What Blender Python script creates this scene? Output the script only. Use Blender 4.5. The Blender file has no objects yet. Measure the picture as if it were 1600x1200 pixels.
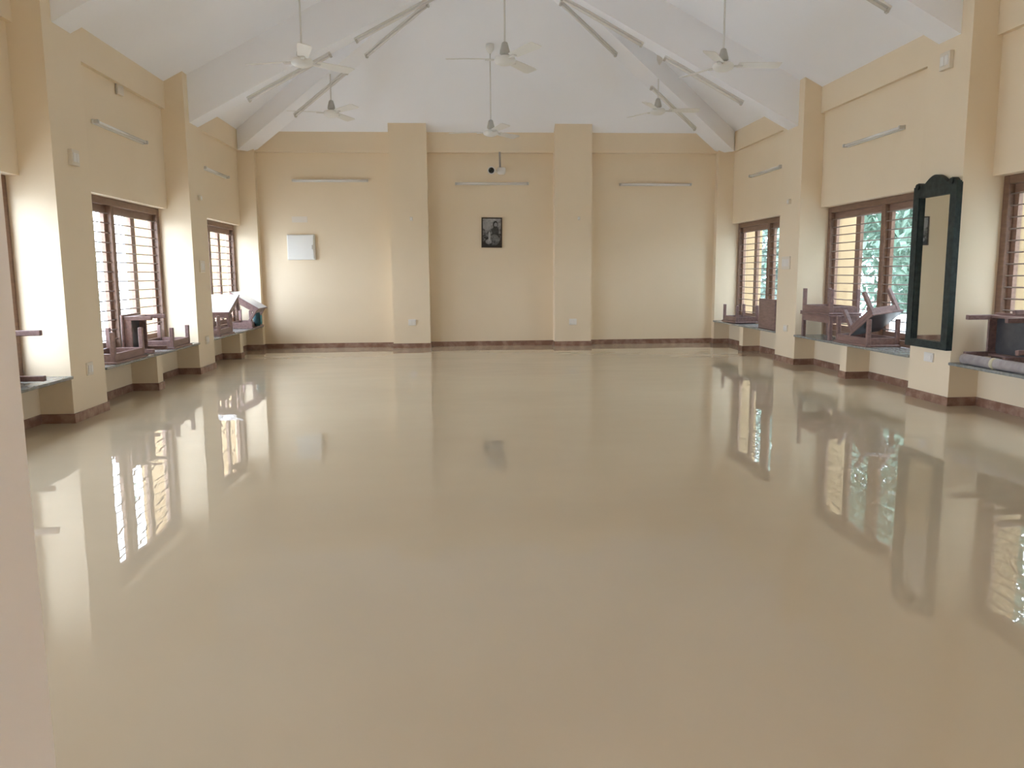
import bpy, bmesh, math, random
from mathutils import Vector, Matrix, Euler

random.seed(7)
scene = bpy.context.scene
COL = scene.collection
PI = math.pi

# ------------------------------------------------------------------ camera
CAM_LOC = Vector((-0.594, 0.0, 1.208))
YAW, PITCH, ROLL, FPX = -0.0682, 0.1377, -0.0076, 1241.82
def camera_axes():
    c, s = math.cos(YAW), math.sin(YAW)
    right = Vector((c, s, 0)); f0 = Vector((-s, c, 0))
    c, s = math.cos(PITCH), math.sin(PITCH)
    fwd = f0 * c + Vector((0, 0, -s)); up = f0 * s + Vector((0, 0, c))
    c, s = math.cos(ROLL), math.sin(ROLL)
    return right * c + up * s, right * -s + up * c, fwd
_r, _u, _f = camera_axes()
cam_data = bpy.data.cameras.new('camera')
cam_data.sensor_width = 36.0
cam_data.lens = FPX * 36.0 / 1600.0
cam_data.clip_start = 0.02
cam = bpy.data.objects.new('camera', cam_data)
m = Matrix.Identity(4)
for i in range(3):
    m[i][0], m[i][1], m[i][2], m[i][3] = _r[i], _u[i], -_f[i], CAM_LOC[i]
cam.matrix_world = m
COL.objects.link(cam)
scene.camera = cam

# ------------------------------------------------------------------ world: bright overcast sky
world = bpy.data.worlds.new('overcast_sky')
scene.world = world
world.use_nodes = True
bg = world.node_tree.nodes['Background']
bg.inputs['Color'].default_value = (0.88, 0.95, 1.15, 1)
bg.inputs['Strength'].default_value = 6.0

# ------------------------------------------------------------------ colour management and light paths
vs = scene.view_settings
vs.view_transform = 'Standard'
vs.look = 'None'
vs.gamma = 1.0
vs.use_curve_mapping = False
vs.exposure = 1.52
scene.cycles.max_bounces = 14
scene.cycles.diffuse_bounces = 9
scene.cycles.glossy_bounces = 5
scene.cycles.transparent_max_bounces = 16

# ------------------------------------------------------------------ dimensions of the hall (metres, water level z = 0)
XR = 3.795            # room face of the side pillars
XW = 4.065            # side wall plane
XB = 4.015            # ring beam face
XF = 4.17             # window frame inner face
PIL = [(0.18, 0.83), (3.475, 4.12), (6.775, 7.415), (10.07, 10.705), (13.36, 13.75)]
BAYS = [(0.83, 3.475), (4.12, 6.775), (7.415, 10.07), (10.705, 13.36)]
YB, YBP, YBB = 13.50, 13.25, 13.41
ZS, ZT, ZB, ZL, ZLIN = 0.079, 3.497, 3.18, 0.395, 2.017
SLOPE, BSLOPE = 0.53, 0.702
YAPEX, ZRIDGE = 10.39, 5.625

# portals guide the sky light through the window openings
def portal(name, loc, rot, sx, sy):
    l = bpy.data.lights.new(name, 'AREA'); l.shape = 'RECTANGLE'; l.size = sx; l.size_y = sy
    l.cycles.is_portal = True
    o = bpy.data.objects.new(name, l); o.location = loc; o.rotation_euler = rot
    COL.objects.link(o)
for y0, y1 in BAYS:
    for s in (-1, 1):
        portal('window_portal', (s * 4.30, (y0 + y1) / 2, 1.2), (0, s * PI / 2, 0), 1.62, y1 - y0)

# ------------------------------------------------------------------ materials
def mat(name, color, rough=0.6, metal=0.0, spec=0.5, ior=None):
    m = bpy.data.materials.new(name); m.use_nodes = True
    b = m.node_tree.nodes['Principled BSDF']
    b.inputs['Base Color'].default_value = (*color, 1)
    b.inputs['Roughness'].default_value = rough
    b.inputs['Metallic'].default_value = metal
    b.inputs['Specular IOR Level'].default_value = spec
    if ior: b.inputs['IOR'].default_value = ior
    return m
def nodes(m): return m.node_tree.nodes, m.node_tree.links, m.node_tree.nodes['Principled BSDF']
def mottle(m, c1, c2, scale=3.0, detail=4.0, stretch=(1, 1, 1), lo=0.35, hi=0.65, bump=0.0, bscale=60.0):
    n, l, b = nodes(m)
    tc = n.new('ShaderNodeTexCoord'); mp = n.new('ShaderNodeMapping'); mp.inputs['Scale'].default_value = stretch
    l.new(tc.outputs['Object'], mp.inputs['Vector'])
    t = n.new('ShaderNodeTexNoise'); t.inputs['Scale'].default_value = scale; t.inputs['Detail'].default_value = detail
    l.new(mp.outputs['Vector'], t.inputs['Vector'])
    r = n.new('ShaderNodeValToRGB')
    r.color_ramp.elements[0].position = lo; r.color_ramp.elements[0].color = (*c1, 1)
    r.color_ramp.elements[1].position = hi; r.color_ramp.elements[1].color = (*c2, 1)
    l.new(t.outputs['Fac'], r.inputs['Fac']); l.new(r.outputs['Color'], b.inputs['Base Color'])
    if bump:
        t2 = n.new('ShaderNodeTexNoise'); t2.inputs['Scale'].default_value = bscale; t2.inputs['Detail'].default_value = 3
        l.new(mp.outputs['Vector'], t2.inputs['Vector'])
        bp = n.new('ShaderNodeBump'); bp.inputs['Strength'].default_value = bump; bp.inputs['Distance'].default_value = 0.01
        l.new(t2.outputs['Fac'], bp.inputs['Height']); l.new(bp.outputs['Normal'], b.inputs['Normal'])
    return m
def tiled_wood(name, c1, c2, rough=0.4, spec=0.5):
    return mottle(mat(name, c1, rough, 0, spec), c1, c2, 6.0, 6.0, (6, 1, 6), 0.3, 0.7)

M = {}
M['wall'] = mottle(mat('cream_wall_paint', (0.8, 0.66, 0.48), 0.55, 0, 0.3), (0.795, 0.665, 0.48), (0.815, 0.685, 0.50), 1.2, 5, bump=0.05)
M['jamb'] = mottle(mat('pale_jamb_paint', (0.72, 0.64, 0.56), 0.6, 0, 0.3), (0.60, 0.585, 0.575), (0.64, 0.625, 0.615), 2.0, 5)
M['ceiling'] = mottle(mat('white_ceiling_paint', (0.8, 0.8, 0.78), 0.7, 0, 0.2), (0.89, 0.90, 0.93), (0.91, 0.92, 0.95), 0.8, 4)
M['outer'] = mottle(mat('yellow_outer_paint', (0.80, 0.62, 0.36), 0.8), (0.39, 0.275, 0.145), (0.43, 0.31, 0.17), 2.0, 4)
M['skirt'] = mottle(mat('red_brown_skirting', (0.25, 0.12, 0.08), 0.25), (0.24, 0.13, 0.088), (0.40, 0.26, 0.195), 9.0, 8, (1, 1, 1), 0.42, 0.72)
M['stone'] = mottle(mat('grey_stone', (0.33, 0.34, 0.32), 0.22), (0.21, 0.215, 0.20), (0.30, 0.305, 0.285), 25.0, 6)
M['floor'] = mottle(mat('floor_tile', (0.35, 0.28, 0.2), 0.4), (0.33, 0.26, 0.18), (0.38, 0.31, 0.22), 2.0, 3)
M['frame'] = tiled_wood('brown_window_wood', (0.17, 0.095, 0.06), (0.24, 0.14, 0.09), 0.45)
M['sash'] = tiled_wood('light_window_sash', (0.22, 0.13, 0.09), (0.30, 0.18, 0.125), 0.45)
M['rod'] = mat('painted_steel_rod', (0.30, 0.24, 0.21), 0.45, 0.3)
M['desk'] = tiled_wood('purple_brown_desk_wood', (0.17, 0.10, 0.088), (0.27, 0.165, 0.145), 0.4)
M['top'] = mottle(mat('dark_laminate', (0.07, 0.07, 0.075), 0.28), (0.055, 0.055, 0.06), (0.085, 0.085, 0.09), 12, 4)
M['pale_top'] = mottle(mat('pale_laminate', (0.7, 0.73, 0.75), 0.25), (0.66, 0.69, 0.72), (0.72, 0.75, 0.78), 12, 4)
M['mirror_frame'] = mottle(mat('green_black_frame', (0.02, 0.028, 0.026), 0.5, 0, 0.25), (0.016, 0.022, 0.02), (0.032, 0.044, 0.04), 20, 5)
M['mirror'] = mat('mirror_glass', (0.80, 0.83, 0.80), 0.02, 1.0)
M['fan'] = mat('white_fan_enamel', (0.78, 0.77, 0.73), 0.35)
M['fan_dark'] = mat('grey_fan_canopy', (0.48, 0.47, 0.43), 0.4)
M['fan_rod'] = mat('fan_rod_paint', (0.70, 0.69, 0.66), 0.4)
M['batten'] = mat('grey_white_batten', (0.72, 0.71, 0.67), 0.45)
M['tube'] = mat('unlit_tube_glass', (0.82, 0.80, 0.76), 0.2)
M['cap'] = mat('tube_end_cap', (0.58, 0.56, 0.52), 0.5)
M['plastic'] = mat('white_switch_plastic', (0.80, 0.76, 0.70), 0.4)
M['plastic_dim'] = mat('cream_switch_plastic', (0.74, 0.66, 0.54), 0.4)
M['panel'] = mat('white_enamel_panel', (0.80, 0.79, 0.74), 0.35)
M['paper'] = mat('pale_paper', (0.80, 0.72, 0.62), 0.8)
M['black'] = mat('black_lens', (0.012, 0.012, 0.01), 0.15)
M['cctv'] = mat('white_camera_plastic', (0.78, 0.74, 0.68), 0.4)
M['steel'] = mat('grey_steel', (0.42, 0.37, 0.32), 0.45, 0.3)
M['pic_frame'] = mat('dark_picture_frame', (0.03, 0.02, 0.014), 0.35)
M['mat_roll'] = mottle(mat('grey_foam_mat', (0.38, 0.34, 0.33), 0.85), (0.34, 0.30, 0.29), (0.42, 0.38, 0.37), 18, 5)
M['teal'] = mottle(mat('teal_cloth', (0.02, 0.12, 0.13), 0.8), (0.010, 0.03, 0.036), (0.02, 0.085, 0.095), 14, 4)
M['teal_light'] = mat('teal_strap', (0.06, 0.34, 0.36), 0.7)
M['tape'] = mat('pale_tape', (0.62, 0.56, 0.38), 0.6)
M['ground'] = mottle(mat('wet_ground', (0.16, 0.17, 0.11), 0.7), (0.47, 0.47, 0.45), (0.55, 0.54, 0.52), 0.8, 6)
M['bark'] = mottle(mat('grey_bark', (0.24, 0.22, 0.20), 0.9), (0.18, 0.165, 0.15), (0.32, 0.30, 0.28), 5, 6, (1, 1, 0.3))

def water_material():
    m = mat('muddy_flood_water', (0.36, 0.27, 0.15), 0.0, 0, 0.5, 1.38)
    n, l, b = nodes(m)
    tc = n.new('ShaderNodeTexCoord')
    t = n.new('ShaderNodeTexNoise'); t.inputs['Scale'].default_value = 0.55; t.inputs['Detail'].default_value = 4
    l.new(tc.outputs['Object'], t.inputs['Vector'])
    r = n.new('ShaderNodeValToRGB')
    r.color_ramp.elements[0].position = 0.3; r.color_ramp.elements[0].color = (0.52, 0.43, 0.31, 1)
    r.color_ramp.elements[1].position = 0.7; r.color_ramp.elements[1].color = (0.56, 0.47, 0.34, 1)
    l.new(t.outputs['Fac'], r.inputs['Fac']); l.new(r.outputs['Color'], b.inputs['Base Color'])
    mp = n.new('ShaderNodeMapping'); mp.inputs['Scale'].default_value = (0.9, 1.5, 1)
    l.new(tc.outputs['Object'], mp.inputs['Vector'])
    w1 = n.new('ShaderNodeTexNoise'); w1.inputs['Scale'].default_value = 1.1; w1.inputs['Detail'].default_value = 1.0
    w2 = n.new('ShaderNodeTexNoise'); w2.inputs['Scale'].default_value = 2.9; w2.inputs['Detail'].default_value = 1.0
    l.new(mp.outputs['Vector'], w1.inputs['Vector']); l.new(mp.outputs['Vector'], w2.inputs['Vector'])
    mul = n.new('ShaderNodeMath'); mul.operation = 'MULTIPLY_ADD'; mul.inputs[1].default_value = 0.30
    l.new(w2.outputs['Fac'], mul.inputs[0]); l.new(w1.outputs['Fac'], mul.inputs[2])
    bp = n.new('ShaderNodeBump'); bp.inputs['Strength'].default_value = 1.0; bp.inputs['Distance'].default_value = 0.0024
    l.new(mul.outputs[0], bp.inputs['Height']); l.new(bp.outputs['Normal'], b.inputs['Normal'])
    return m
M['water'] = water_material()

def glass_material():
    m = bpy.data.materials.new('clear_window_glass'); m.use_nodes = True
    n, l = m.node_tree.nodes, m.node_tree.links
    n.remove(n['Principled BSDF']); out = n['Material Output']
    tr = n.new('ShaderNodeBsdfTransparent'); tr.inputs['Color'].default_value = (0.93, 0.96, 0.95, 1)
    gl = n.new('ShaderNodeBsdfGlossy'); gl.inputs['Roughness'].default_value = 0.02
    mx = n.new('ShaderNodeMixShader'); mx.inputs['Fac'].default_value = 0.06
    l.new(tr.outputs[0], mx.inputs[1]); l.new(gl.outputs[0], mx.inputs[2]); l.new(mx.outputs[0], out.inputs['Surface'])
    return m
M['glass'] = glass_material()

def leaf_material(name, c1, c2):
    m = mat(name, c1, 0.5)
    n, l, b = nodes(m)
    g = n.new('ShaderNodeNewGeometry')
    r = n.new('ShaderNodeValToRGB'); r.color_ramp.elements[0].color = (*c1, 1); r.color_ramp.elements[1].color = (*c2, 1)
    l.new(g.outputs['Random Per Island'], r.inputs['Fac']); l.new(r.outputs['Color'], b.inputs['Base Color'])
    tl = n.new('ShaderNodeBsdfTranslucent'); l.new(r.outputs['Color'], tl.inputs['Color'])
    mx = n.new('ShaderNodeMixShader'); mx.inputs['Fac'].default_value = 0.4
    l.new(b.outputs[0], mx.inputs[1]); l.new(tl.outputs[0], mx.inputs[2]); l.new(mx.outputs[0], n['Material Output'].inputs['Surface'])
    return m
M['leaf'] = leaf_material('green_leaves', (0.10, 0.17, 0.12), (0.20, 0.30, 0.23))
M['leaf_pale'] = leaf_material('pale_green_leaves', (0.16, 0.23, 0.19), (0.28, 0.37, 0.32))

def portrait_material():
    # flat monochrome print of a generic seated figure before a plain backdrop
    m = mat('monochrome_print', (0.3, 0.3, 0.3), 0.3)
    n, l, b = nodes(m)
    tc = n.new('ShaderNodeTexCoord'); sep = n.new('ShaderNodeSeparateXYZ'); l.new(tc.outputs['Object'], sep.inputs[0])
    nz = n.new('ShaderNodeTexNoise'); nz.inputs['Scale'].default_value = 26; nz.inputs['Detail'].default_value = 4
    l.new(tc.outputs['Object'], nz.inputs['Vector'])
    def math_(op, a, bv):
        q = n.new('ShaderNodeMath'); q.operation = op
        for i, v in enumerate((a, bv)):
            if isinstance(v, (int, float)): q.inputs[i].default_value = v
            else: l.new(v, q.inputs[i])
        return q.outputs[0]
    val = math_('ADD', 0.13, math_('MULTIPLY', sep.outputs['Z'], 0.55))
    val = math_('ADD', val, math_('MULTIPLY', math_('SUBTRACT', nz.outputs['Fac'], 0.5), 0.45))
    def blob(val, cx, cz, rx, rz, tone, amount=0.85):
        dx = math_('DIVIDE', math_('SUBTRACT', sep.outputs['X'], cx), rx)
        dz = math_('DIVIDE', math_('SUBTRACT', sep.outputs['Z'], cz), rz)
        d = math_('ADD', math_('MULTIPLY', dx, dx), math_('MULTIPLY', dz, dz))
        k = math_('MULTIPLY', math_('LESS_THAN', d, 1.0), amount)
        return math_('ADD', math_('MULTIPLY', val, math_('SUBTRACT', 1.0, k)), math_('MULTIPLY', k, tone))
    val = blob(val, -0.08, 0.13, 0.075, 0.09, 0.24, 0.7)
    val = blob(val, 0.06, 0.13, 0.042, 0.062, 0.03)
    val = blob(val, 0.065, 0.125, 0.028, 0.04, 0.22)
    val = blob(val, 0.06, 0.02, 0.06, 0.085, 0.06)
    val = blob(val, 0.045, -0.12, 0.085, 0.09, 0.20, 0.45)
    val = blob(val, -0.04, -0.06, 0.018, 0.08, 0.35, 0.7)
    val = blob(val, -0.055, -0.15, 0.05, 0.04, 0.28, 0.6)
    c = n.new('ShaderNodeCombineColor')
    val = math_('MAXIMUM', math_('MULTIPLY', math_('SUBTRACT', val, 0.05), 1.7), 0.012)
    l.new(val, c.inputs[0]); l.new(val, c.inputs[1]); l.new(val, c.inputs[2])
    l.new(c.outputs[0], b.inputs['Base Color'])
    return m
M['print'] = portrait_material()

# ------------------------------------------------------------------ mesh helpers
def obj(name, bm, material, parent=None, smooth=False):
    me = bpy.data.meshes.new(name)
    bmesh.ops.recalc_face_normals(bm, faces=bm.faces)
    bm.to_mesh(me); bm.free()
    if smooth:
        for p in me.polygons: p.use_smooth = True
    if material: me.materials.append(M[material])
    o = bpy.data.objects.new(name, me); COL.objects.link(o)
    if parent: o.parent = parent
    return o
def empty(name, loc=(0, 0, 0), rot=None):
    o = bpy.data.objects.new(name, None); o.empty_display_size = 0.1; o.location = loc
    if rot is not None: o.rotation_euler = rot
    COL.objects.link(o); return o
def tag(o, label=None, cat=None, group=None, kind=None):
    if label: o['label'] = label
    if cat: o['category'] = cat
    if group: o['group'] = group
    if kind: o['kind'] = kind
    return o
def box(bm, x0, x1, y0, y1, z0, z1, mtx=None):
    if x0 > x1: x0, x1 = x1, x0
    if y0 > y1: y0, y1 = y1, y0
    if z0 > z1: z0, z1 = z1, z0
    v = [bm.verts.new((x, y, z)) for x in (x0, x1) for y in (y0, y1) for z in (z0, z1)]
    for a in ((0, 1, 3, 2), (4, 6, 7, 5), (0, 4, 5, 1), (2, 3, 7, 6), (0, 2, 6, 4), (1, 5, 7, 3)):
        bm.faces.new([v[i] for i in a])
    if mtx is not None: bmesh.ops.transform(bm, matrix=mtx, verts=v)
    return v
def bevel(bm, w, seg=2):
    bmesh.ops.bevel(bm, geom=list(bm.edges), offset=w, segments=seg, affect='EDGES', profile=0.7, clamp_overlap=True)
    return bm
def boxbm(*a, bev=0, seg=1):
    bm = bmesh.new(); box(bm, *a)
    if bev: bevel(bm, bev, seg)
    return bm
def prism(bm, pts, axis, a, b):
    """polygon pts in the two other axes, extruded along axis from a to b"""
    def mk(p, t):
        q = list(p); q.insert('xyz'.index(axis), t); return bm.verts.new(q)
    A = [mk(p, a) for p in pts]; B = [mk(p, b) for p in pts]
    n = len(pts)
    bm.faces.new(A); bm.faces.new(list(reversed(B)))
    for i in range(n): bm.faces.new([A[i], B[i], B[(i + 1) % n], A[(i + 1) % n]])
def cyl(bm, p0, p1, r0, r1=None, seg=12):
    p0, p1 = Vector(p0), Vector(p1); r1 = r0 if r1 is None else r1
    d = (p1 - p0); q = d.to_track_quat('Z', 'Y').to_matrix().to_4x4()
    mt = Matrix.Translation((p0 + p1) / 2) @ q
    bmesh.ops.create_cone(bm, cap_ends=True, segments=seg, radius1=r0, radius2=r1, depth=d.length, matrix=mt)
def cylbm(*a, **k):
    bm = bmesh.new(); cyl(bm, *a, **k); return bm
def lathe(bm, prof, seg=20, mtx=None):
    rings = []
    allv = []
    for r, z in prof:
        if r < 1e-5:
            v = bm.verts.new((0, 0, z)); rings.append([v]); allv.append(v)
        else:
            ring = [bm.verts.new((r * math.cos(2 * PI * i / seg), r * math.sin(2 * PI * i / seg), z)) for i in range(seg)]
            rings.append(ring); allv += ring
    for a, b in zip(rings, rings[1:]):
        for i in range(seg):
            j = (i + 1) % seg
            if len(a) == 1 and len(b) == 1: continue
            if len(a) == 1: bm.faces.new([a[0], b[i], b[j]])
            elif len(b) == 1: bm.faces.new([a[i], a[j], b[0]])
            else: bm.faces.new([a[i], a[j], b[j], b[i]])
    if mtx is not None: bmesh.ops.transform(bm, matrix=mtx, verts=allv)

def zceil(x, y):
    return min(ZT + (4.015 - abs(x)) * SLOPE, 3.505 + (13.41 - y) * BSLOPE)

# ------------------------------------------------------------------ floor and flood water
tag(obj('floor', boxbm(-4.2, 4.2, -2.5, 13.6, -0.16, -0.06), 'floor'), kind='structure')
wbm = bmesh.new()
box(wbm, -4.064, 4.064, -2.4, 13.499, -0.055, 0.0)
tag(obj('flood_water', wbm, 'water'), 'still muddy brown flood water covering the whole hall floor', 'water', kind='stuff')

# ------------------------------------------------------------------ side walls with pillars, ring beams, ledges, supports and outer piers
for s, side in ((-1, 'left'), (1, 'right')):
    bm = bmesh.new()
    for y0, y1 in BAYS:
        box(bm, s * XW, s * 4.30, y0, y1, -0.15, ZL - 0.024)           # dado wall under the ledge
        box(bm, s * XW, s * 4.30, y0, y1, ZLIN, ZT + 0.02)            # wall above the window head
    w = tag(obj('wall_' + side, bm, 'wall'), kind='structure')
    for k, (y0, y1) in enumerate(PIL):
        bm = bmesh.new()
        x1 = 4.32
        pts = [(s * XR, -0.15), (s * x1, -0.15), (s * x1, ZT + 0.08 - (x1 - 4.015) * SLOPE), (s * XR, ZT + 0.08 + (4.015 - XR) * SLOPE)]
        if k == 4: pts[2] = (s * x1, 3.32); pts[3] = (s * XR, 3.45)
        prism(bm, [(p[0], p[1]) for p in pts], 'y', y0, y1)
        obj('pillar', bm, 'wall', w)
        if k < 4 or True:
            obj('outer_pier', boxbm(s * 4.32, s * 4.60, y0 + (0.02), y1 - 0.02, -0.6, 3.2), 'outer', w)
    for y0, y1 in BAYS:
        obj('ring_beam', boxbm(s * XB, s * 4.2, y0, y1, ZB, ZT + 0.04), 'wall', w)
        obj('window_ledge', boxbm(s * (XR - 0.02), s * XF, y0, y1, ZL - 0.024, ZL, bev=0.004), 'stone', w)
        ym = (y0 + y1) / 2
        obj('ledge_support', boxbm(s * XR, s * (XW + 0.01), ym - 0.075, ym + 0.075, -0.15, ZL - 0.024), 'wall', w)
    # skirting that follows every corner of pillars, recesses and supports
    bm = bmesh.new(); t = 0.012
    def skirt_x(xf, y0, y1): box(bm, s * (xf - t), s * (xf + 0.004), y0, y1, -0.12, ZS)
    def skirt_y(yf, d, x0, x1): box(bm, s * x0, s * x1, yf, yf + d * t, -0.12, ZS)
    for k, (y0, y1) in enumerate(PIL):
        skirt_x(XR, y0 - t, min(y1 + t, YB))
        skirt_y(y0, -1, XR, XW)
        if k < 4: skirt_y(y1, 1, XR, XW)
    for y0, y1 in BAYS:
        ym = (y0 + y1) / 2
        skirt_x(XW, y0, ym - 0.075); skirt_x(XW, ym + 0.075, y1)
        skirt_x(XR, ym - 0.075 - t, ym + 0.075 + t)
        skirt_y(ym - 0.075, -1, XR, XW); skirt_y(ym + 0.075, 1, XR, XW)
    tag(obj('baseboard_' + side, bm, 'skirt'), kind='structure')

# ------------------------------------------------------------------ back wall
bm = bmesh.new(); box(bm, -4.3, 4.3, YB, YB + 0.25, -0.15, ZT + 0.05)
wb = tag(obj('wall_back', bm, 'wall'), kind='structure')
BP = [(-1.65, -1.04), (1.04, 1.65)]
for x0, x1 in BP:
    bm = bmesh.new()
    zf = 3.505 + (13.41 - YBP) * BSLOPE
    prism(bm, [(YBP, -0.15), (YB + 0.05, -0.15), (YB + 0.05, 3.5), (YBP, zf + 0.06)], 'x', x0, x1)
    obj('pillar', bm, 'wall', wb)
for x0, x1 in ((-XR, -1.65), (-1.04, 1.04), (1.65, XR)):
    obj('ring_beam', boxbm(x0, x1, YBB, YB + 0.1, ZB, ZT + 0.05), 'wall', wb)
bm = bmesh.new(); t = 0.012
for x0, x1 in ((-XR, -1.65), (-1.04, 1.04), (1.65, XR)): box(bm, x0, x1, YB - t, YB + 0.004, -0.12, ZS)
for x0, x1 in BP:
    box(bm, x0 - t, x1 + t, YBP - t, YBP + 0.004, -0.12, ZS)
    box(bm, x0 - t, x0, YBP, YB, -0.12, ZS); box(bm, x1, x1 + t, YBP, YB, -0.12, ZS)
tag(obj('baseboard_back', bm, 'skirt'), kind='structure')

# ------------------------------------------------------------------ front wall with the doorway the picture is taken from
bm = bmesh.new()
DX0, DX1, FY0, FY1 = -0.84, 0.62, 0.22, 0.45
box(bm, -4.3, DX0, FY0, FY1, -0.15, 3.6)
box(bm, DX1, 4.3, FY0, FY1, -0.15, 3.6)
box(bm, DX0, DX1, FY0, FY1, 2.25, 3.6)
prism(bm, [(-4.3, 3.55), (4.3, 3.55), (0, 5.75)], 'y', FY0, FY1)
wf = tag(obj('wall_front', bm, 'wall'), kind='structure')
obj('door_jamb', boxbm(DX0 - 0.02, DX0 + 0.004, FY0 - 0.04, FY1 + 0.004, -0.15, 2.25), 'jamb', wf)

# unseen lobby added to dim the door jamb; right end closed, left open
tag(obj('wall_daylight_block', boxbm(-4.3, 4.3, -2.9, -2.7, -0.15, 2.9), 'wall'), kind='structure')
tag(obj('wall_side_daylight_block', boxbm(4.3, 4.45, -2.9, 0.25, -0.15, 2.9), 'wall'), kind='structure')
tag(obj('ceiling_daylight_block', boxbm(-4.3, 4.3, -2.9, 0.25, 2.75, 2.9), 'ceiling'), kind='structure')

# ------------------------------------------------------------------ ceiling: two slopes, hipped end, rafters and hip beams
bm = bmesh.new()
ex, ey, ez = 4.5, 13.41 + (4.5 - 4.015) * SLOPE / BSLOPE, ZT + (4.015 - 4.5) * SLOPE
A = bm.verts.new((0, YAPEX, ZRIDGE)); B = bm.verts.new((0, 0.1, ZRIDGE))
L0 = bm.verts.new((-ex, 0.1, ez)); L1 = bm.verts.new((-ex, ey, ez)); R0 = bm.verts.new((ex, 0.1, ez)); R1 = bm.verts.new((ex, ey, ez))
bm.faces.new([B, A, L1, L0]); bm.faces.new([A, B, R0, R1]); bm.faces.new([A, R1, L1])
g = bmesh.ops.extrude_face_region(bm, geom=list(bm.faces))
bmesh.ops.translate(bm, vec=(0, 0, 0.15), verts=[e for e in g['geom'] if isinstance(e, bmesh.types.BMVert)])
ceil = tag(obj('ceiling', bm, 'ceiling'), kind='structure')
RAFT = [(3.635, 3.955, 3.235), (6.935, 7.255, 3.235), (10.23, 10.55, 3.055)]   # y0, y1, underside z at the pillar face
for y0, y1, zb in RAFT:
    for s in (-1, 1):
        bm = bmesh.new()
        zr = zb + XR * SLOPE
        x1 = XR + 0.02
        prism(bm, [(0, zr), (s * x1, zb - 0.02 * SLOPE), (s * x1, ZT + (4.015 - x1) * SLOPE + 0.05), (0, ZRIDGE + 0.05)], 'y', y0, y1)
        obj('rafter', bm, 'ceiling', ceil)
HB0, HSL = 3.13, 0.43
HIPDIR = Vector((-4.009, YAPEX - 13.41, 0)).normalized()
def hip_frame(s):
    h = Vector((HIPDIR.x * s, HIPDIR.y, 0)); n = Vector((HIPDIR.y * s, -HIPDIR.x, 0))   # n points to the back wall
    return Vector((4.009 * s, 13.41, 0)), h, n
for s in (-1, 1):
    c0, h, n = hip_frame(s)
    bm = bmesh.new(); vs_ = []
    for sl in (0.12, 5.02):
        for off in (-0.16, 0.16):
            p = c0 + h * sl + n * off
            vs_.append(bm.verts.new((p.x, p.y, HB0 + HSL * sl)))
            vs_.append(bm.verts.new((p.x, p.y, 3.50 + 2.12 / 5.02 * sl + 0.03)))
    for a in ((0, 1, 3, 2), (4, 6, 7, 5), (0, 4, 5, 1), (2, 3, 7, 6), (0, 2, 6, 4), (1, 5, 7, 3)):
        bm.faces.new([vs_[i] for i in a])
    obj('hip_beam', bm, 'ceiling', ceil)

# ------------------------------------------------------------------ windows
def build_window(idx, s, y0, y1):
    root = empty('window_%d' % idx, (s * 4.22, (y0 + y1) / 2, ZL)); tag(root, kind='structure')
    W = y1 - y0; H = ZLIN - ZL
    def part(name, bm, m, parent=root): return obj(name, bm, m, parent)
    d0, d1 = s * -0.05, s * 0.07           # local x: inner face, outer face
    j = 0.075
    for a, b in ((-W / 2, -W / 2 + j), (W / 2 - j, W / 2)):
        part('jamb', boxbm(d0, d1, a, b, 0, H, bev=0.004), 'frame')
    part('head', boxbm(d0, d1, -W / 2 + j, W / 2 - j, H - 0.075, H, bev=0.004), 'frame')
    part('sill', boxbm(d0, d1, -W / 2 + j, W / 2 - j, 0, 0.07, bev=0.004), 'frame')
    part('mullion', boxbm(d0, d1, -j / 2, j / 2, 0.07, H - 0.075, bev=0.004), 'frame')
    z0, z1 = 0.07, H - 0.075
    for a, b in ((-W / 2 + j, -j / 2), (j / 2, W / 2 - j)):
        mid = (a + b) / 2
        for c, d in ((a, mid - 0.001), (mid + 0.001, b)):
            bm = bmesh.new(); e0, e1 = s * 0.005, s * 0.045; st = 0.055
            box(bm, e0, e1, c, c + st, z0, z1); box(bm, e0, e1, d - st, d, z0, z1)
            box(bm, e0, e1, c + st, d - st, z0, z0 + 0.07); box(bm, e0, e1, c + st, d - st, z1 - 0.07, z1)
            sh = part('sash', bm, 'sash')
            part('pane', boxbm(s * 0.024, s * 0.028, c + st - 0.005, d - st + 0.005, z0 + 0.065, z1 - 0.065), 'glass', sh)
    rod = None
    nrod = 14
    for k in range(nrod):
        z = 0.165 + k * 0.1
        if rod is None:
            rod = part('bar', cylbm((s * -0.022, -W / 2 + 0.02, 0), (s * -0.022, W / 2 - 0.02, 0), 0.0065, seg=8), 'rod')
            rod.location.z = z
        else:
            r2 = rod.copy(); COL.objects.link(r2); r2.parent = root; r2.location.z = z
n = 0
for y0, y1 in BAYS:
    for s in (-1, 1):
        n += 1; build_window(n, s, y0, y1)

# ------------------------------------------------------------------ tube lights
def tube_light(p0, p1, out, label, group):
    """batten from p0 to p1 on a surface whose outward normal is out"""
    p0, p1, out = Vector(p0), Vector(p1), Vector(out).normalized()
    d = (p1 - p0); L = d.length; xa = d.normalized(); za = out; ya = za.cross(xa)
    mt = Matrix.Identity(4)
    for i in range(3): mt[i][0], mt[i][1], mt[i][2], mt[i][3] = xa[i], ya[i], za[i], p0[i]
    root = empty('tube_light'); root.matrix_world = mt
    obj('batten', boxbm(0, L, -0.022, 0.022, 0, 0.022, bev=0.003), 'batten', root)
    obj('tube', cylbm((0.03, 0, 0.045), (L - 0.03, 0, 0.045), 0.014, seg=10), 'tube', root, True)
    for a in (0.0, L - 0.03):
        obj('end_cap', boxbm(a, a + 0.03, -0.018, 0.018, 0.02, 0.066, bev=0.003), 'cap', root)
    return tag(root, label, 'tube light', group)
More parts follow.
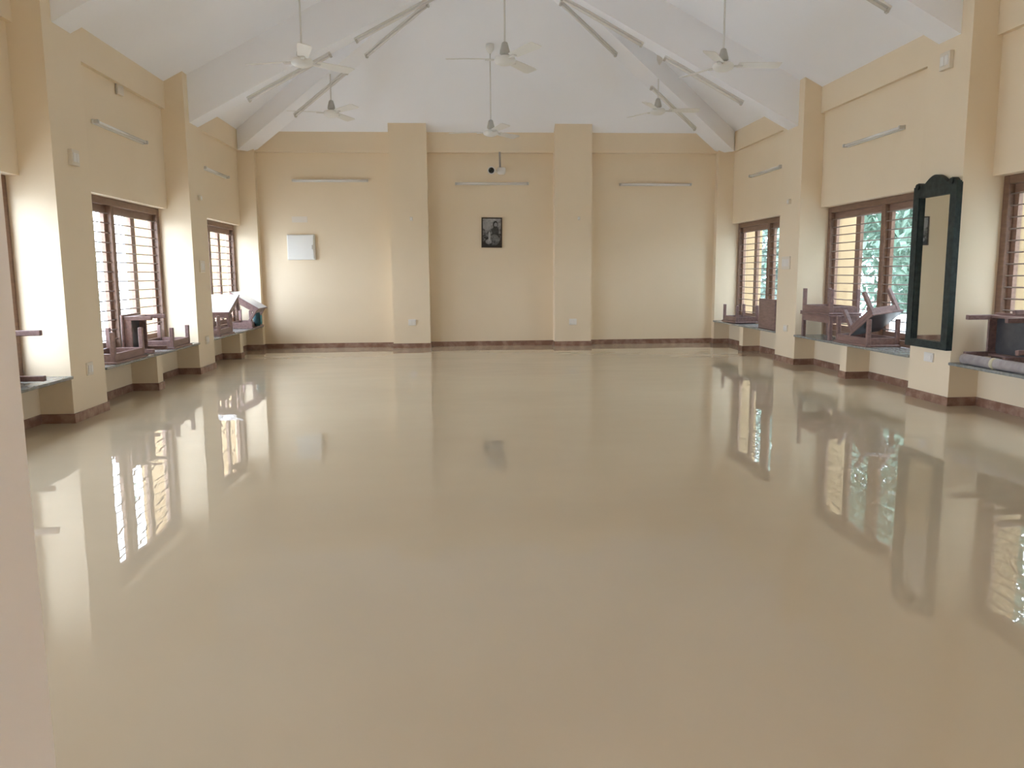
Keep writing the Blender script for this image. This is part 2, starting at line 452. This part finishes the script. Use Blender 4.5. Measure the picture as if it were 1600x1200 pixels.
GB = 'tube lights on the walls'; GC = 'tube lights under the ceiling beams'
tube_light((-3.233, YB, 2.738), (-2.01, YB, 2.738), (0, -1, 0), 'tube light on the back wall high above the white panel box', GB)
tube_light((-0.59, YB, 2.69), (0.63, YB, 2.69), (0, -1, 0), 'tube light on the back wall under the security camera', GB)
tube_light((2.155, YB, 2.675), (3.378, YB, 2.675), (0, -1, 0), 'tube light on the back wall nearest the right corner', GB)
tube_light((-XW, 8.16, 2.69), (-XW, 9.42, 2.69), (1, 0, 0), 'slanting-looking tube light on the left wall, nearer of two there', GB)
tube_light((-XW, 11.5, 2.69), (-XW, 12.65, 2.69), (1, 0, 0), 'small far tube light on the left wall by the back corner', GB)
tube_light((XW, 11.3, 2.695), (XW, 12.5, 2.695), (-1, 0, 0), 'far tube light on the right wall, partly behind a pillar', GB)
tube_light((XW, 8.2, 2.68), (XW, 9.43, 2.68), (-1, 0, 0), 'tube light on the right wall up left of the tall mirror', GB)
def under_rafter(x, s, ri):
    y0, y1, zb = RAFT[ri]
    return (s * x, (y0 + y1) / 2 + 0.05, zb + (XR - x) * SLOPE)
rn = lambda s: (-s * SLOPE, 0, -1)
# underside normal of a right-hand rafter leans away from the ridge
tube_light(under_rafter(3.15, -1, 2), under_rafter(2.11, -1, 2), (SLOPE, 0, -1), 'lower tube light under the left rafter, running behind a fan blade', GC)
tube_light(under_rafter(1.81, -1, 2), under_rafter(0.78, -1, 2), (SLOPE, 0, -1), 'upper tube light under the left rafter, rising out of the picture', GC)
tube_light(under_rafter(3.15, 1, 2), under_rafter(2.11, 1, 2), (-SLOPE, 0, -1), 'lower tube light under the right rafter beside the nearer right fan', GC)
tube_light(under_rafter(1.83, 1, 2), under_rafter(0.79, 1, 2), (-SLOPE, 0, -1), 'upper tube light under the right rafter, rising out of the picture', GC)
tube_light(under_rafter(3.27, 1, 1), under_rafter(2.24, 1, 1), (-SLOPE, 0, -1), 'tube light end at the very top right of the picture', GC)
def under_hip(sl, s, off=0.06):
    c0, h, n_ = hip_frame(s); p = c0 + h * sl + n_ * off
    return (p.x, p.y, HB0 + HSL * sl)
for s, a, b, lab in ((-1, 1.2, 2.32, 'lower tube light under the left hip beam above the far left fan'), (-1, 2.69, 3.83, 'upper tube light under the left hip beam near the ceiling peak'),
                     (1, 0.88, 2.0, 'lower tube light under the right hip beam crossed by the far right fan'), (1, 2.78, 3.9, 'upper tube light under the right hip beam near the ceiling peak')):
    c0, h, n_ = hip_frame(s)
    tube_light(under_hip(a, s), under_hip(b, s), (h.x * HSL, h.y * HSL, -1), lab, GC)

# ------------------------------------------------------------------ ceiling fans
def make_fan():
    root = empty('ceiling_fan')
    bm = bmesh.new(); lathe(bm, [(0, -0.055), (0.06, -0.052), (0.105, -0.03), (0.115, 0.0), (0.10, 0.025), (0.05, 0.04), (0, 0.042)], 24)
    obj('motor', bm, 'fan', root, True)
    bm = bmesh.new(); lathe(bm, [(0.018, 0.18), (0.03, 0.17), (0.052, 0.09), (0.055, 0.06), (0.03, 0.045), (0.0, 0.045)], 18)
    obj('lower_canopy', bm, 'fan_dark', root, True)
    return root
def fan_blades(root, ang):
    for k in range(3):
        a = ang + k * 2 * PI / 3
        bm = bmesh.new()
        n_ = 8; top = []; 
        for i in range(n_ + 1):
            t_ = i / n_; r = 0.16 + 0.46 * t_
            w = 0.055 + 0.02 * t_ if i < n_ else 0.06
            tw = math.radians(-12)
            row = []
            for q in (-1, 1):
                yy = q * w; row.append((r, yy * math.cos(tw), yy * math.sin(tw) + 0.01))
            top.append(row)
        up = [[bm.verts.new((p[0], p[1], p[2] + 0.003)) for p in row] for row in top]
        dn = [[bm.verts.new((p[0], p[1], p[2] - 0.003)) for p in row] for row in top]
        for i in range(n_):
            bm.faces.new([up[i][0], up[i + 1][0], up[i + 1][1], up[i][1]])
            bm.faces.new([dn[i][1], dn[i + 1][1], dn[i + 1][0], dn[i][0]])
            for q in (0, 1): bm.faces.new([up[i][q], dn[i][q], dn[i + 1][q], up[i + 1][q]])
        for i in (0, n_): bm.faces.new([up[i][0], up[i][1], dn[i][1], dn[i][0]])
        b = obj('blade', bm, 'fan', root); b.rotation_euler = (0, 0, a)
        ar = obj('blade_arm', boxbm(0.09, 0.21, -0.02, 0.02, -0.006, 0.006, bev=0.002), 'fan_rod', b)
FANS = [((-2.151, 8.74, 3.40), 43, 'ceiling fan in front of the left rafter, nearest on the left'),
        ((-0.046, 8.74, 3.44), 57, 'ceiling fan in the middle of the near row'),
        ((2.301, 8.74, 3.40), -2, 'ceiling fan on the right of the near row, its rod reaching the top edge'),
        ((-2.35, 12.03, 3.52), 70, 'far ceiling fan on the left, over the white panel box'),
        ((-0.055, 12.03, 3.26), 48, 'far ceiling fan in the middle, hanging low before the back wall'),
        ((2.423, 12.03, 3.58), 0, 'far ceiling fan on the right, beside the right hip beam')]
for (x, y, z), ang, lab in FANS:
    root = make_fan(); root.location = (x, y, z)
    zc = zceil(x, y) - z
    obj('down_rod', cylbm((0, 0, 0.04), (0, 0, zc - 0.02), 0.010, seg=10), 'fan_rod', root, True)
    bm = bmesh.new(); lathe(bm, [(0.0, zc + 0.02), (0.06, zc + 0.02), (0.06, zc - 0.05), (0.02, zc - 0.11), (0.0, zc - 0.11)], 16)
    obj('upper_canopy', bm, 'fan', root, True)
    fan_blades(root, math.radians(ang))
    tag(root, lab, 'ceiling fan', 'white ceiling fans')

# ------------------------------------------------------------------ things on the back wall
pr = empty('framed_picture', (0.008, YB, 1.893), (0, math.radians(0.8), 0))
bm = bmesh.new(); W2, H2, F = 0.172, 0.247, 0.021
for a in ((-W2, W2, H2 - F, H2), (-W2, W2, -H2, -H2 + F), (-W2, -W2 + F, -H2 + F, H2 - F), (W2 - F, W2, -H2 + F, H2 - F)):
    box(bm, a[0], a[1], -0.03, 0, a[2], a[3])
obj('picture_frame', bm, 'pic_frame', pr)
obj('print', boxbm(-W2 + F - 0.003, W2 - F + 0.003, -0.016, -0.002, -H2 + F - 0.003, H2 - F + 0.003), 'print', pr)
tag(pr, 'dark framed monochrome portrait print hanging on the middle of the back wall', 'picture')

pb = empty('panel_box', (-3.13, YB, 1.463))
obj('box_body', boxbm(-0.225, 0.225, -0.05, 0, 0, 0.41, bev=0.006), 'panel', pb)
dr = obj('door', boxbm(-0.215, 0.205, -0.062, -0.048, 0.012, 0.398, bev=0.004), 'panel', pb)
obj('latch', boxbm(0.175, 0.19, -0.07, -0.06, 0.17, 0.24, bev=0.002), 'steel', dr)
tag(pb, 'white metal electrical panel box on the back wall, left bay', 'panel box')
tag(obj('paper_notice', boxbm(-3.27, -3.02, YB - 0.006, YB, 2.07, 2.165), 'paper'), 'small pale blank notice on the wall above the panel box', 'notice')

sc_ = empty('security_camera', (0.165, YBB, ZB))
obj('mounting_rod', cylbm((-0.02, -0.06, 0.0), (-0.015, -0.06, -0.26), 0.016, seg=10), 'steel', sc_, True)
bm = bmesh.new(); lathe(bm, [(0, 0.05), (0.06, 0.05), (0.07, 0.03), (0.07, -0.03), (0.05, -0.055), (0, -0.06)], 20, Matrix.Translation((0.005, -0.06, -0.30)))
obj('junction_box', bm, 'cctv', sc_, True)
obj('arm', cylbm((-0.05, -0.07, -0.315), (-0.15, -0.12, -0.30), 0.02, seg=10), 'cctv', sc_, True)
hm = Matrix.Translation((-0.168, -0.05, -0.295)) @ Matrix.Rotation(math.radians(96), 4, 'X')
bm = bmesh.new(); lathe(bm, [(0, -0.02), (0.045, -0.02), (0.055, 0.0), (0.058, 0.17), (0.064, 0.175), (0.064, 0.215), (0.05, 0.215), (0.048, 0.20), (0, 0.20)], 24, hm)
hs = obj('housing', bm, 'cctv', sc_, True)
bm = bmesh.new(); lathe(bm, [(0, 0.2015), (0.046, 0.2015), (0.046, 0.207), (0.02, 0.209), (0, 0.209)], 20, hm)
obj('lens', bm, 'black', hs, True)
tag(sc_, 'white bullet security camera hanging from the beam on the back wall', 'camera')

# ------------------------------------------------------------------ switches and sockets
def plate(name, face, p, w, h, depth, label, cat, mt='plastic_dim', rockers=2):
    """face: 'L' left pillars, 'R' right pillars, 'B' back pillars; p = (y or x, z) centre"""
    ang = {'L': PI / 2, 'R': -PI / 2, 'B': 0}[face]
    loc = {'L': (-XR, p[0], p[1]), 'R': (XR, p[0], p[1]), 'B': (p[0], YBP, p[1])}[face]
    root = empty(name, loc, (0, 0, ang))
    obj('plate', boxbm(-w / 2, w / 2, -depth, 0, -h / 2, h / 2, bev=0.003), mt, root)
    for i in range(rockers):
        cw = w * 0.8 / rockers; x = -w * 0.4 + cw * i
        obj('rocker', boxbm(x + 0.004, x + cw - 0.004, -depth - 0.006, -depth + 0.001, -h * 0.28, h * 0.28, bev=0.002), 'plastic', root)
    return tag(root, label, cat)
GS = 'switch plates'
plate('switch_box', 'L', (7.10, 2.20), 0.13, 0.13, 0.035, 'small square switch box high on the nearest left pillar', 'switch box')
plate('wall_socket', 'L', (7.10, 0.42), 0.11, 0.11, 0.015, 'socket low on the nearest left pillar', 'socket')
plate('wall_socket', 'L', (10.40, 0.40), 0.12, 0.10, 0.015, 'socket low on the second left pillar', 'socket')
plate('switch_plate', 'L', (10.37, 1.33), 0.18, 0.15, 0.015, 'cream switch plate at waist height on the second left pillar', 'switch plate', rockers=4)
plate('hook_plate', 'L', (10.43, 2.18), 0.06, 0.06, 0.03, 'tiny plate high on the second left pillar', 'plate', rockers=1)
plate('switch_plate', 'R', (10.43, 1.325), 0.26, 0.17, 0.015, 'wide cream switch plate on the right pillar between the two windows', 'switch plate', rockers=5)
plate('hook_plate', 'R', (10.39, 2.12), 0.07, 0.06, 0.03, 'tiny plate high on the right pillar between the windows', 'plate', rockers=1)
plate('wall_socket', 'R', (10.36, 0.46), 0.12, 0.09, 0.015, 'socket low on the right pillar between the windows', 'socket')
plate('wall_socket', 'R', (7.09, 0.41), 0.14, 0.085, 0.015, 'socket on the pillar directly under the tall mirror', 'socket', 'plastic', rockers=1)
plate('switch_box', 'R', (7.09, 3.05), 0.15, 0.15, 0.04, 'square box high on the mirror pillar near the ceiling', 'switch box')
plate('wall_socket', 'B', (-1.336, 0.425), 0.125, 0.10, 0.015, 'white socket low on the left back wall pillar', 'socket', 'plastic')
plate('hook_plate', 'B', (-1.31, 2.105), 0.05, 0.07, 0.012, 'tiny plate on the left back wall pillar', 'plate', rockers=1)
plate('wall_socket', 'B', (1.342, 0.405), 0.125, 0.10, 0.015, 'white socket low on the right back wall pillar', 'socket', 'plastic')
plate('hook_plate', 'B', (1.437, 2.107), 0.045, 0.06, 0.012, 'tiny plate on the right back wall pillar', 'plate', rockers=1)
wbx = empty('junction_box', (-XW, 8.85, 3.13))
obj('box_body', boxbm(0, 0.03, -0.075, 0.075, -0.05, 0.05, bev=0.004), 'plastic_dim', wbx)
obj('conduit', cylbm((0.012, -0.075, 0.045), (0.012, -0.075, -0.06), 0.008, seg=8), 'steel', wbx)
tag(wbx, 'small cream junction box under the left ring beam above the window', 'junction box')

# ------------------------------------------------------------------ tall mirror on the right pillar
mr = empty('wall_mirror', (XR - 0.004, 7.085, 0.50), (0, 0, math.radians(0.36)))
MW, MH, fr = 0.325, 1.47, 0.09
bm = bmesh.new()
for a in ((-MW, -MW + fr, 0, MH), (MW - fr, MW, 0, MH), (-MW + fr, MW - fr, 0, fr * 0.75), (-MW + fr, MW - fr, MH - fr, MH)):
    box(bm, -0.055, 0, a[0], a[1], a[2], a[3])
obj('frame', bm, 'mirror_frame', mr)
bm = bmesh.new()
pts = [(-MW, MH)]
N = 36
for i in range(N + 1):
    t_ = -1 + 2 * i / N
    z = MH + 0.012
    z += 0.085 * max(0.0, math.cos(t_ / 0.58 * PI / 2)) ** 1.1 if abs(t_) < 0.58 else 0
    z += 0.035 * math.sqrt(max(0, 1 - ((abs(t_) - 0.78) / 0.13) ** 2)) if abs(abs(t_) - 0.78) < 0.13 else 0
    pts.append((t_ * MW, z))
pts.append((MW, MH))
prism(bm, pts, 'x', -0.055, -0.01)
cr = obj('crest', bm, 'mirror_frame', mr)
for q in (-1, 1):
    bm = bmesh.new(); cyl(bm, (-0.07, q * MW * 0.78, MH + 0.012), (-0.05, q * MW * 0.78, MH + 0.012), 0.028, seg=16)
    obj('scroll', bm, 'mirror_frame', cr)
bm = bmesh.new()
for a in ((-MW + fr, -MW + fr + 0.012, fr * 0.75, MH - fr), (MW - fr - 0.012, MW - fr, fr * 0.75, MH - fr)):
    box(bm, -0.045, -0.02, *a)
obj('inner_moulding', bm, 'mirror_frame', mr)
obj('mirror_glass', boxbm(-0.022, -0.004, -MW + fr - 0.004, MW - fr + 0.004, fr * 0.75 - 0.004, MH - fr + 0.004), 'mirror', mr)
tag(mr, 'tall narrow mirror in a carved dark green frame hung on the right pillar', 'mirror')

# ------------------------------------------------------------------ low floor desks piled on the ledges
def desk_meshes(w, l, h, top):
    """origin at the floor centre between the legs, top at z = h"""
    parts = []
    tt, lg, ap = 0.022, 0.042, 0.075
    parts.append(('desk_top', boxbm(-w / 2, w / 2, -l / 2, l / 2, h - tt, h, bev=0.004), 'desk'))
    parts.append(('laminate', boxbm(-w / 2 + 0.006, w / 2 - 0.006, -l / 2 + 0.006, l / 2 - 0.006, h - 0.001, h + 0.002), top))
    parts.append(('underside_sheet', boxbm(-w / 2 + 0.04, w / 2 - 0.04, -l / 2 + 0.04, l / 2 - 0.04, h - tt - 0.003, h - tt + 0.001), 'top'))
    for a in (-1, 1):
        x0 = a * (w / 2 - 0.022)
        parts.append(('apron', boxbm(x0 - a * 0.022, x0, -l / 2 + 0.05, l / 2 - 0.05, h - tt - ap, h - tt, bev=0.003), 'desk'))
        y0 = a * (l / 2 - 0.022)
        parts.append(('apron', boxbm(-w / 2 + 0.05, w / 2 - 0.05, y0 - a * 0.022, y0, h - tt - ap, h - tt, bev=0.003), 'desk'))
        for b in (-1, 1):
            x1 = b * (w / 2 - 0.018)
            y1 = a * (l / 2 - 0.018)
            parts.append(('leg', boxbm(x1 - b * lg, x1, y1 - a * lg, y1, 0, h - tt, bev=0.004), 'desk'))
    return parts
GD = 'low wooden desks piled on the window ledges'
def desk(center, rot, label, w=0.40, l=0.76, h=0.30, top='top'):
    """center = centre of the desk's bounding box, rot = rotation matrix"""
    mt = Matrix.Translation(center) @ rot.to_4x4() @ Matrix.Translation((0, 0, -h / 2))
    root = empty('floor_desk'); root.matrix_world = mt
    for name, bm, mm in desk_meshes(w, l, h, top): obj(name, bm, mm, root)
    return tag(root, label, 'desk', GD)
def rot(x=0, y=0, z=0): return (Matrix.Rotation(math.radians(z), 3, 'Z') @ Matrix.Rotation(math.radians(y), 3, 'Y') @ Matrix.Rotation(math.radians(x), 3, 'X'))
UP = rot(); DOWN = rot(y=180)
LEGS_PX = rot(y=-90)      # local -z (the legs) points to +x : desk on its long edge
LEGS_MX = rot(y=90)
ZC = ZL + 0.151
# right, middle bay
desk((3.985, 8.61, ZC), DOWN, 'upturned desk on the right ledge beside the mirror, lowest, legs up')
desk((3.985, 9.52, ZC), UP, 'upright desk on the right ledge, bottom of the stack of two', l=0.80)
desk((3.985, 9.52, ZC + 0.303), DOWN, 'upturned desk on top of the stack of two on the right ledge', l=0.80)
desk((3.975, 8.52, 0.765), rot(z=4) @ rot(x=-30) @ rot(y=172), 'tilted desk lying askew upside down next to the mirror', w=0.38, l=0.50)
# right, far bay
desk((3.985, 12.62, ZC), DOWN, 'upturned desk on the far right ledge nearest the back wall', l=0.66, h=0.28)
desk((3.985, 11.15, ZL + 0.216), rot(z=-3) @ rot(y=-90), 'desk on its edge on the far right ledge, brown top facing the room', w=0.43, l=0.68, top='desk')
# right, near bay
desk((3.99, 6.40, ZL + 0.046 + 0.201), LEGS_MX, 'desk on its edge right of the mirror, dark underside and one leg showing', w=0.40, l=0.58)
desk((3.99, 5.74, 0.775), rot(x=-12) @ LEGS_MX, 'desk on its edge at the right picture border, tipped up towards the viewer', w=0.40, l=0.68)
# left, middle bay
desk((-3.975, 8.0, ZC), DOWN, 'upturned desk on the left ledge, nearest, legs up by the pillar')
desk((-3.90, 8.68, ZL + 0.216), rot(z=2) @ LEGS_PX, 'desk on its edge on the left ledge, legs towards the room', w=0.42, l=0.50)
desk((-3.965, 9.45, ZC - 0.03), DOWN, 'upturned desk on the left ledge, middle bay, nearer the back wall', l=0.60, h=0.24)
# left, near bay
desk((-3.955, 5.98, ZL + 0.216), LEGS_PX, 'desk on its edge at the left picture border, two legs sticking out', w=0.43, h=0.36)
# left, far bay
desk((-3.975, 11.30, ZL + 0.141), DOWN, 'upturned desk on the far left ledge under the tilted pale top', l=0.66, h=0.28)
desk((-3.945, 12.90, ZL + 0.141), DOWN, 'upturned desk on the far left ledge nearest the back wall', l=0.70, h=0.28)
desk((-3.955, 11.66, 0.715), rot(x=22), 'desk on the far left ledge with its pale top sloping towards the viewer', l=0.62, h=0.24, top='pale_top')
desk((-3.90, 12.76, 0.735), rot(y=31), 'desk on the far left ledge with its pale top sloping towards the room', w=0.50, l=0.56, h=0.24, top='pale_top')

# ------------------------------------------------------------------ rolled mat and teal bag
bm = bmesh.new(); cyl(bm, (3.845, 5.55, ZL + 0.045), (3.845, 6.66, ZL + 0.045), 0.045, seg=20)
rm = empty('rolled_mat', (3.845, 6.1, ZL))
for v in bm.verts: v.co -= Vector((3.845, 6.1, ZL))
obj('roll', bm, 'mat_roll', rm, True)
bm = bmesh.new(); cyl(bm, (0, 0.13, 0.045), (0, 0.17, 0.045), 0.0475, seg=20)
obj('tie_band', bm, 'tape', rm, True)
tag(rm, 'grey rolled foam mat lying along the right ledge at the picture border', 'mat')

bg_ = empty('cloth_bag', (-3.74, 12.80, ZL + 0.03))
bm = bmesh.new()
lathe(bm, [(0, 0), (0.05, 0.0), (0.075, 0.05), (0.08, 0.12), (0.06, 0.20), (0.045, 0.26), (0.055, 0.30), (0.0, 0.30)], 18, Matrix.Scale(0.75, 4, (1, 0, 0)))
obj('pouch', bm, 'teal', bg_, True)
bm = bmesh.new()
pv = None
ring = [Vector((0.065, 0.035 * math.cos(a), 0.10 + 0.07 * math.sin(a))) for a in [2 * PI * i / 14 for i in range(15)]]
for a, b in zip(ring, ring[1:]): cyl(bm, a, b, 0.006, seg=6)
obj('strap', bm, 'teal_light', bg_, True)
tag(bg_, 'dark teal cloth bag with a light strap on the far left ledge', 'bag')

# ------------------------------------------------------------------ outside: ground and trees
tag(obj('ground', boxbm(-60, 60, -40, 70, -0.9, -0.6), 'ground'), kind='structure')
def tree(x, y, h, cr, label, pale=False, n=900, seed=1, lean=0.0):
    rnd = random.Random(seed)
    root = empty('tree', (x, y, -0.6), (0, 0, rnd.uniform(0, 6)))
    bm = bmesh.new()
    zc = h * 0.45
    cyl(bm, (0, 0, 0), (lean, 0.1, zc), 0.17, 0.11, 10)
    for k in range(6):
        a = k * 1.05 + rnd.uniform(-.3, .3)
        cyl(bm, (lean, 0.1, zc * (0.75 + 0.04 * k)), (lean + math.cos(a) * cr * 0.7, math.sin(a) * cr * 0.7, h * (0.6 + 0.06 * k)), 0.07, 0.02, 7)
    obj('trunk', bm, 'bark', root, True)
    vs_, fs = [], []
    clus = [(rnd.gauss(0, .45) * cr, rnd.gauss(0, .45) * cr, h * 0.10 + rnd.random() * h * 0.86) for _ in range(34)]
    for i in range(n):
        c = rnd.choice(clus); R_ = cr * 0.34
        p = Vector((c[0] + rnd.gauss(0, R_ * .6), c[1] + rnd.gauss(0, R_ * .6), max(1.0, c[2] + rnd.gauss(0, R_ * .5))))
        e = Euler((rnd.uniform(-1.1, 1.1), rnd.uniform(-1.1, 1.1), rnd.uniform(0, 6.28))).to_matrix()
        sz = rnd.uniform(0.08, 0.16)
        k = len(vs_)
        for q in ((-sz, 0, 0), (0, -sz * .42, 0.02), (sz, 0, 0), (0, sz * .42, 0.02)): vs_.append(p + e @ Vector(q))
        fs.append((k, k + 1, k + 2, k + 3))
    me = bpy.data.meshes.new('foliage'); me.from_pydata(vs_, [], fs); me.materials.append(M['leaf_pale' if pale else 'leaf'])
    fo = bpy.data.objects.new('foliage', me); COL.objects.link(fo); fo.parent = root; fo['kind'] = 'stuff'
    tag(root, label, 'tree', 'trees outside the windows')
for k, (x, y, h, cr, pale, lab) in enumerate((  # trees out of view are added to block sky light from the right
        (8.6, -4.0, 8.0, 2.3, False, 'unseen leafy tree added to shade the right windows, behind the viewer'),
        (9.0, 1.0, 7.5, 2.3, True, 'unseen leafy tree added to shade the right windows, level with the doorway'),
        (8.8, 6.0, 8.0, 2.3, False, 'unseen leafy tree added to shade the right windows, just out of the picture'),
        (9.4, 11.0, 8.0, 2.3, False, 'leafy tree nearest the right windows, outside the picture border window'),
        (9.0, 16.0, 7.0, 2.4, False, 'leafy tree seen through the right middle window, left part'),
        (12.2, 20.5, 8.0, 2.6, True, 'paler tree with a grey trunk seen through the right middle window'),
        (8.4, 22.0, 7.0, 2.4, True, 'pale green tree seen through the far right window'),
        (16.0, 15.5, 9.0, 3.0, False, 'tree standing farther off to the right, behind the nearer ones'),
        (13.5, 29.0, 10.0, 3.6, True, 'large distant tree outside the right windows'))):
    tree(x, y, h, cr, lab, pale=pale, n=10000, seed=3 + k * 5)
tree(-13.0, 22.0, 6.0, 2.6, 'pale tree far outside the left middle window', n=1600, seed=31, pale=True)
tree(-17.0, 31.0, 8.0, 3.5, 'distant pale tree outside the left windows', n=1600, seed=34, pale=True)
